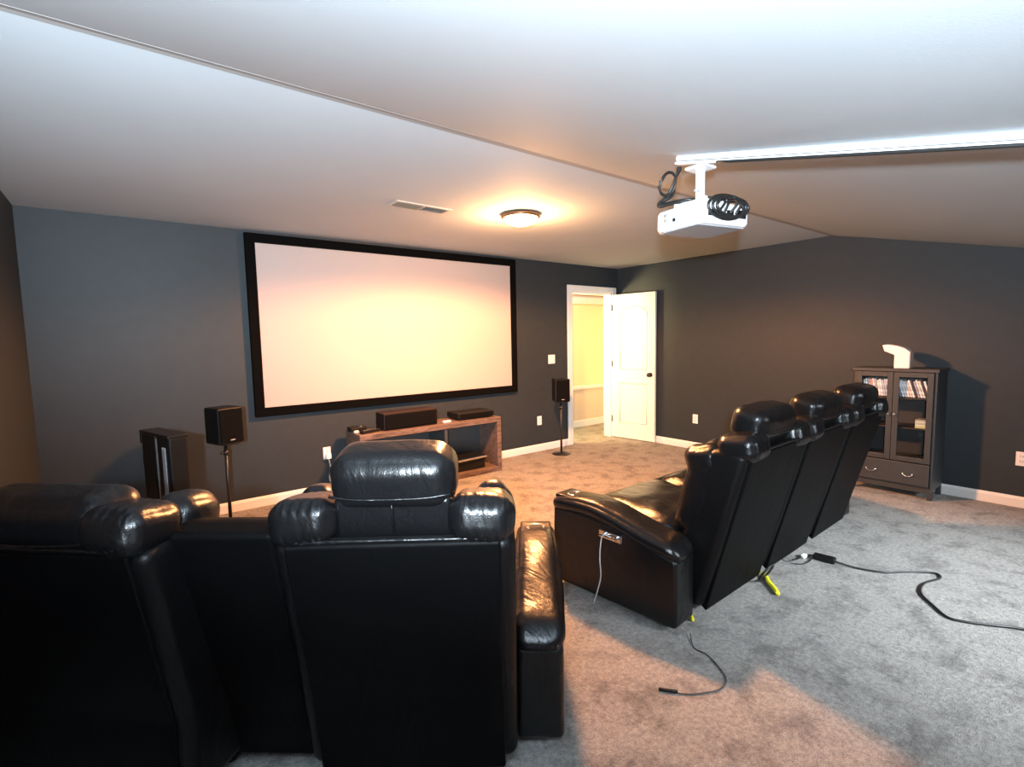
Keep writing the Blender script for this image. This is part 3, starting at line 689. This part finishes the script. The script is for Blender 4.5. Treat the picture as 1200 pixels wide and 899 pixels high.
for y0, y1, kside in ((CY0+0.022, ym-0.002, 1), (ym+0.002, CY1-0.022, -1)):
    fbm = bmesh.new(); s_ = 0.042; z0, z1 = 0.318, CH-0.032
    for a_, b_ in (((CX0-0.012, y0, z0), (CX0+0.006, y0+s_, z1)), ((CX0-0.012, y1-s_, z0), (CX0+0.006, y1, z1)), ((CX0-0.012, y0+s_, z0), (CX0+0.006, y1-s_, z0+s_)), ((CX0-0.012, y0+s_, z1-s_), (CX0+0.006, y1-s_, z1))): box(fbm, L(a_), L(b_), 0.002)
    dd = link('glass_door', fbm, 'cabinet', gc)
    link('pane', bx(L((CX0-0.004, y0+s_-0.004, z0+s_-0.004)), L((CX0-0.001, y1-s_+0.004, z1-s_+0.004))), 'glass', dd)
    yk = y1-0.02 if kside == 1 else y0+0.02
    link('knob', lathe([(0, 0), (0.007, 0), (0.006, 0.010), (0.012, 0.016), (0.010, 0.024), (0, 0.026)], 14, None, Matrix.Translation(L((CX0-0.012, yk, 0.73))) @ Matrix.Rotation(-PI/2, 4, 'Y')), 'chrome', dd, smooth=True)
# discs / books on the top shelf, some leaning
random.seed(11)
cols = [(0.75, 0.75, 0.78), (0.55, 0.60, 0.68), (0.7, 0.62, 0.58), (0.35, 0.36, 0.4), (0.8, 0.8, 0.82), (0.62, 0.30, 0.27), (0.2, 0.22, 0.28), (0.66, 0.68, 0.6), (0.05, 0.05, 0.06), (0.45, 0.5, 0.6)]
cm_ = [mat('case_cover_%s' % n_, c_, 0.3, spec=0.6, noise_s=60, noise_amt=0.35) for n_, c_ in zip(('white', 'blue', 'tan', 'slate', 'silver', 'red', 'navy', 'sage', 'black', 'steel'), cols)]
cn_ = ['white', 'pale blue', 'tan', 'slate', 'silver', 'red', 'navy', 'sage green', 'black', 'steel blue']
side_nm = {0: 'behind the right glass door', 1: 'behind the left glass door'}
for dn, (ya, yb) in enumerate(((CY0+0.045, ym-0.025), (ym+0.03, CY1-0.055))):
    y = ya+0.0; i = 0; th = 0.0165
    while y < yb-0.03:
        ci = random.randrange(10) if i % 3 else (0 if dn else 4)
        hgt = 0.155+random.uniform(-0.012, 0.01); lean_a = (0.30 if dn == 0 else 0.16) 
        if i == 0 and False: lean_a = 0
        o = link('disc_case', bx((-0.06, -th/2+0.001, 0), (0.06, th/2-0.001, hgt), 0.0015, 1), cm_[ci])
        # lean about the far-lower edge toward +y
        o.location = (CX0+0.115, y+th/2+0.004, 0.880+0.5*th*math.sin(lean_a)); o.rotation_euler = (-lean_a*1.0, 0, 0)
        ordn = ['first', 'second', 'third', 'fourth', 'fifth', 'sixth', 'seventh', 'eighth', 'ninth', 'tenth', 'eleventh', 'twelfth']
        if dn == 0: lab = '%s disc case %s, %s from the right' % (cn_[ci], side_nm[0], 'first' if i == 0 else ordn[i])
        else: lab = '%s disc case %s, %s from the right' % (cn_[ci], side_nm[1], 'first' if i == 0 else ordn[i])
        tag(o, lab, 'disc case', 'disc cases on the top shelf of the cabinet')
        y += th/math.cos(lean_a)+0.001; i += 1
# little stack on the middle shelf
z = 0.6145
for k, (nm, c_, tt) in enumerate((('yellowish green', (0.55, 0.6, 0.25), 0.016), ('white', (0.75, 0.74, 0.68), 0.014), ('sage green', (0.45, 0.55, 0.35), 0.016), ('white', (0.7, 0.7, 0.66), 0.012), ('grey', (0.4, 0.42, 0.38), 0.014))):
    o = link('disc_case', bx((-0.055, -0.055, 0), (0.055, 0.055, tt), 0.0015, 1), mat('stack_cover', c_, 0.35))
    o.location = (CX0+0.105, CY0+0.095, z); z += tt+0.0008
    tag(o, '%s case in the flat stack on the middle cabinet shelf, %s' % (nm, ['at the bottom', 'second up', 'in the middle', 'second from top', 'topmost'][k]), 'disc case', 'flat stack of cases on the middle shelf')
# white gadget on top
gd = thing('desk_device', 'white upright device with an overhanging head standing on the glass-door cabinet', 'device', (CX0+0.06, 1.395, CH+0.001))
pr = [(-0.055, 0.0), (0.055, 0.0), (0.055, 0.118), (0.130, 0.150), (0.148, 0.205), (0.110, 0.212), (0.04, 0.200), (-0.02, 0.178), (-0.055, 0.150)]
link('body', prism(pr, -0.045, 0.045, 0.006, 3), 'white_plastic', gd, wn=True, smooth=True)
link('side_panel', bx((-0.046, -0.062, 0.004), (0.046, -0.053, 0.150), 0.003), mat('pale_pink_plastic', (0.55, 0.42, 0.40), 0.4), gd)

# ================================================================== CORDS AND STRAPS ON THE FLOOR
pc = thing('extension_cord', 'long black power cord with adapter brick snaking over carpet behind the right sofa', 'cord')
link('cord', tube([(3.470, 1.19, 0.018), (3.50, 1.07, 0.008), (3.56, 0.95, 0.008), (3.68, 0.86, 0.008), (3.77, 0.76, 0.008), (3.72, 0.72, 0.008), (3.57, 0.76, 0.008), (3.42, 0.74, 0.008), (3.30, 0.655, 0.008), (3.225, 0.585, 0.008), (3.24, 0.52, 0.008), (3.30, 0.43, 0.008), (3.37, 0.33, 0.008), (3.45, 0.15, 0.008), (3.52, -0.2, 0.008)], 0.006, 8, 8), 'cable', pc, smooth=True)
link('adapter_brick', bx((-0.028, -0.062, 0), (0.028, 0.062, 0.034), 0.008, 3, Matrix.Translation((3.474, 1.248, 0.001)) @ Matrix.Rotation(D2R(7), 4, 'Z')), 'black_plastic', pc)
link('inlet_cord', tube([(3.470, 1.312, 0.016), (3.455, 1.36, 0.010), (3.40, 1.355, 0.012), (3.34, 1.36, 0.012), (3.30, 1.365, 0.02)], 0.0045, 8, 6), 'cable', pc, smooth=True)
w2 = thing('cord_connector', 'small white connector on a thin black loop beside the adapter brick', 'connector')
link('connector', bx((3.395, 1.335, 0.004), (3.445, 1.362, 0.026), 0.007, 3), 'white_plastic', w2)
link('loop', tube([(3.44, 1.35, 0.012), (3.43, 1.31, 0.008), (3.37, 1.30, 0.008), (3.29, 1.32, 0.008), (3.22, 1.385, 0.03), (3.20, 1.43, 0.07)], 0.004, 8, 6), 'cable', w2, smooth=True)
hk = thing('cable_ring', 'black cable ring hanging from the bottom of the right sofa', 'cable')
link('ring', tube([(2.90+0.055*math.cos(k*PI/5), 1.345-0.03*math.sin(k*PI/5), 0.064+0.056*math.sin(k*PI/5)) for k in range(11)], 0.006, 8, 4), 'cable', hk, smooth=True)
ys = thing('yellow_strap', 'bright yellow strap end lying on the carpet under the cable ring', 'strap')
link('strap', tube([(2.96, 1.40, 0.02), (2.95, 1.37, 0.016), (2.90, 1.33, 0.014), (2.85, 1.275, 0.013), (2.805, 1.235, 0.012)], 0.013, 8, 6), 'yellow', ys, smooth=True)
y2 = thing('yellow_strap', 'short yellow strap end peeping out at the near rear corner of the right sofa', 'strap')
link('strap', tube([(2.27, 1.46, 0.02), (2.235, 1.41, 0.012), (2.21, 1.385, 0.009)], 0.008, 8, 5), 'yellow', y2, smooth=True)
thn = thing('thin_wire', 'thin black wire curling on the carpet between the two sofas', 'wire')
link('wire', tube([(1.67, 1.165, 0.006), (1.72, 1.105, 0.004), (1.78, 1.065, 0.004), (1.85, 1.035, 0.004), (1.93, 1.05, 0.004), (1.99, 1.13, 0.004), (2.02, 1.20, 0.004), (2.02, 1.26, 0.004), (2.10, 1.33, 0.01)], 0.0028, 6, 8), 'thin_grey', thn, smooth=True)
link('plug', cylm((1.70, 1.13, 0.008), (1.655, 1.19, 0.008), 0.007, 10), 'black_plastic', thn, smooth=True)
wc = thing('charging_cord', 'white cord hanging down the side of the right sofa from its chrome control', 'cord')
S2 = Matrix.Translation((2.215, 1.375, 0)) @ Matrix.Rotation(D2R(1.6), 4, 'Z')
link('cord', tube([S2 @ Vector(p) for p in ((-0.254, 0.34, 0.415), (-0.258, 0.375, 0.42), (-0.256, 0.40, 0.39), (-0.252, 0.415, 0.28), (-0.250, 0.41, 0.18), (-0.254, 0.43, 0.09), (-0.262, 0.45, 0.012))], 0.0032, 8, 8), 'white_cable', wc, smooth=True)
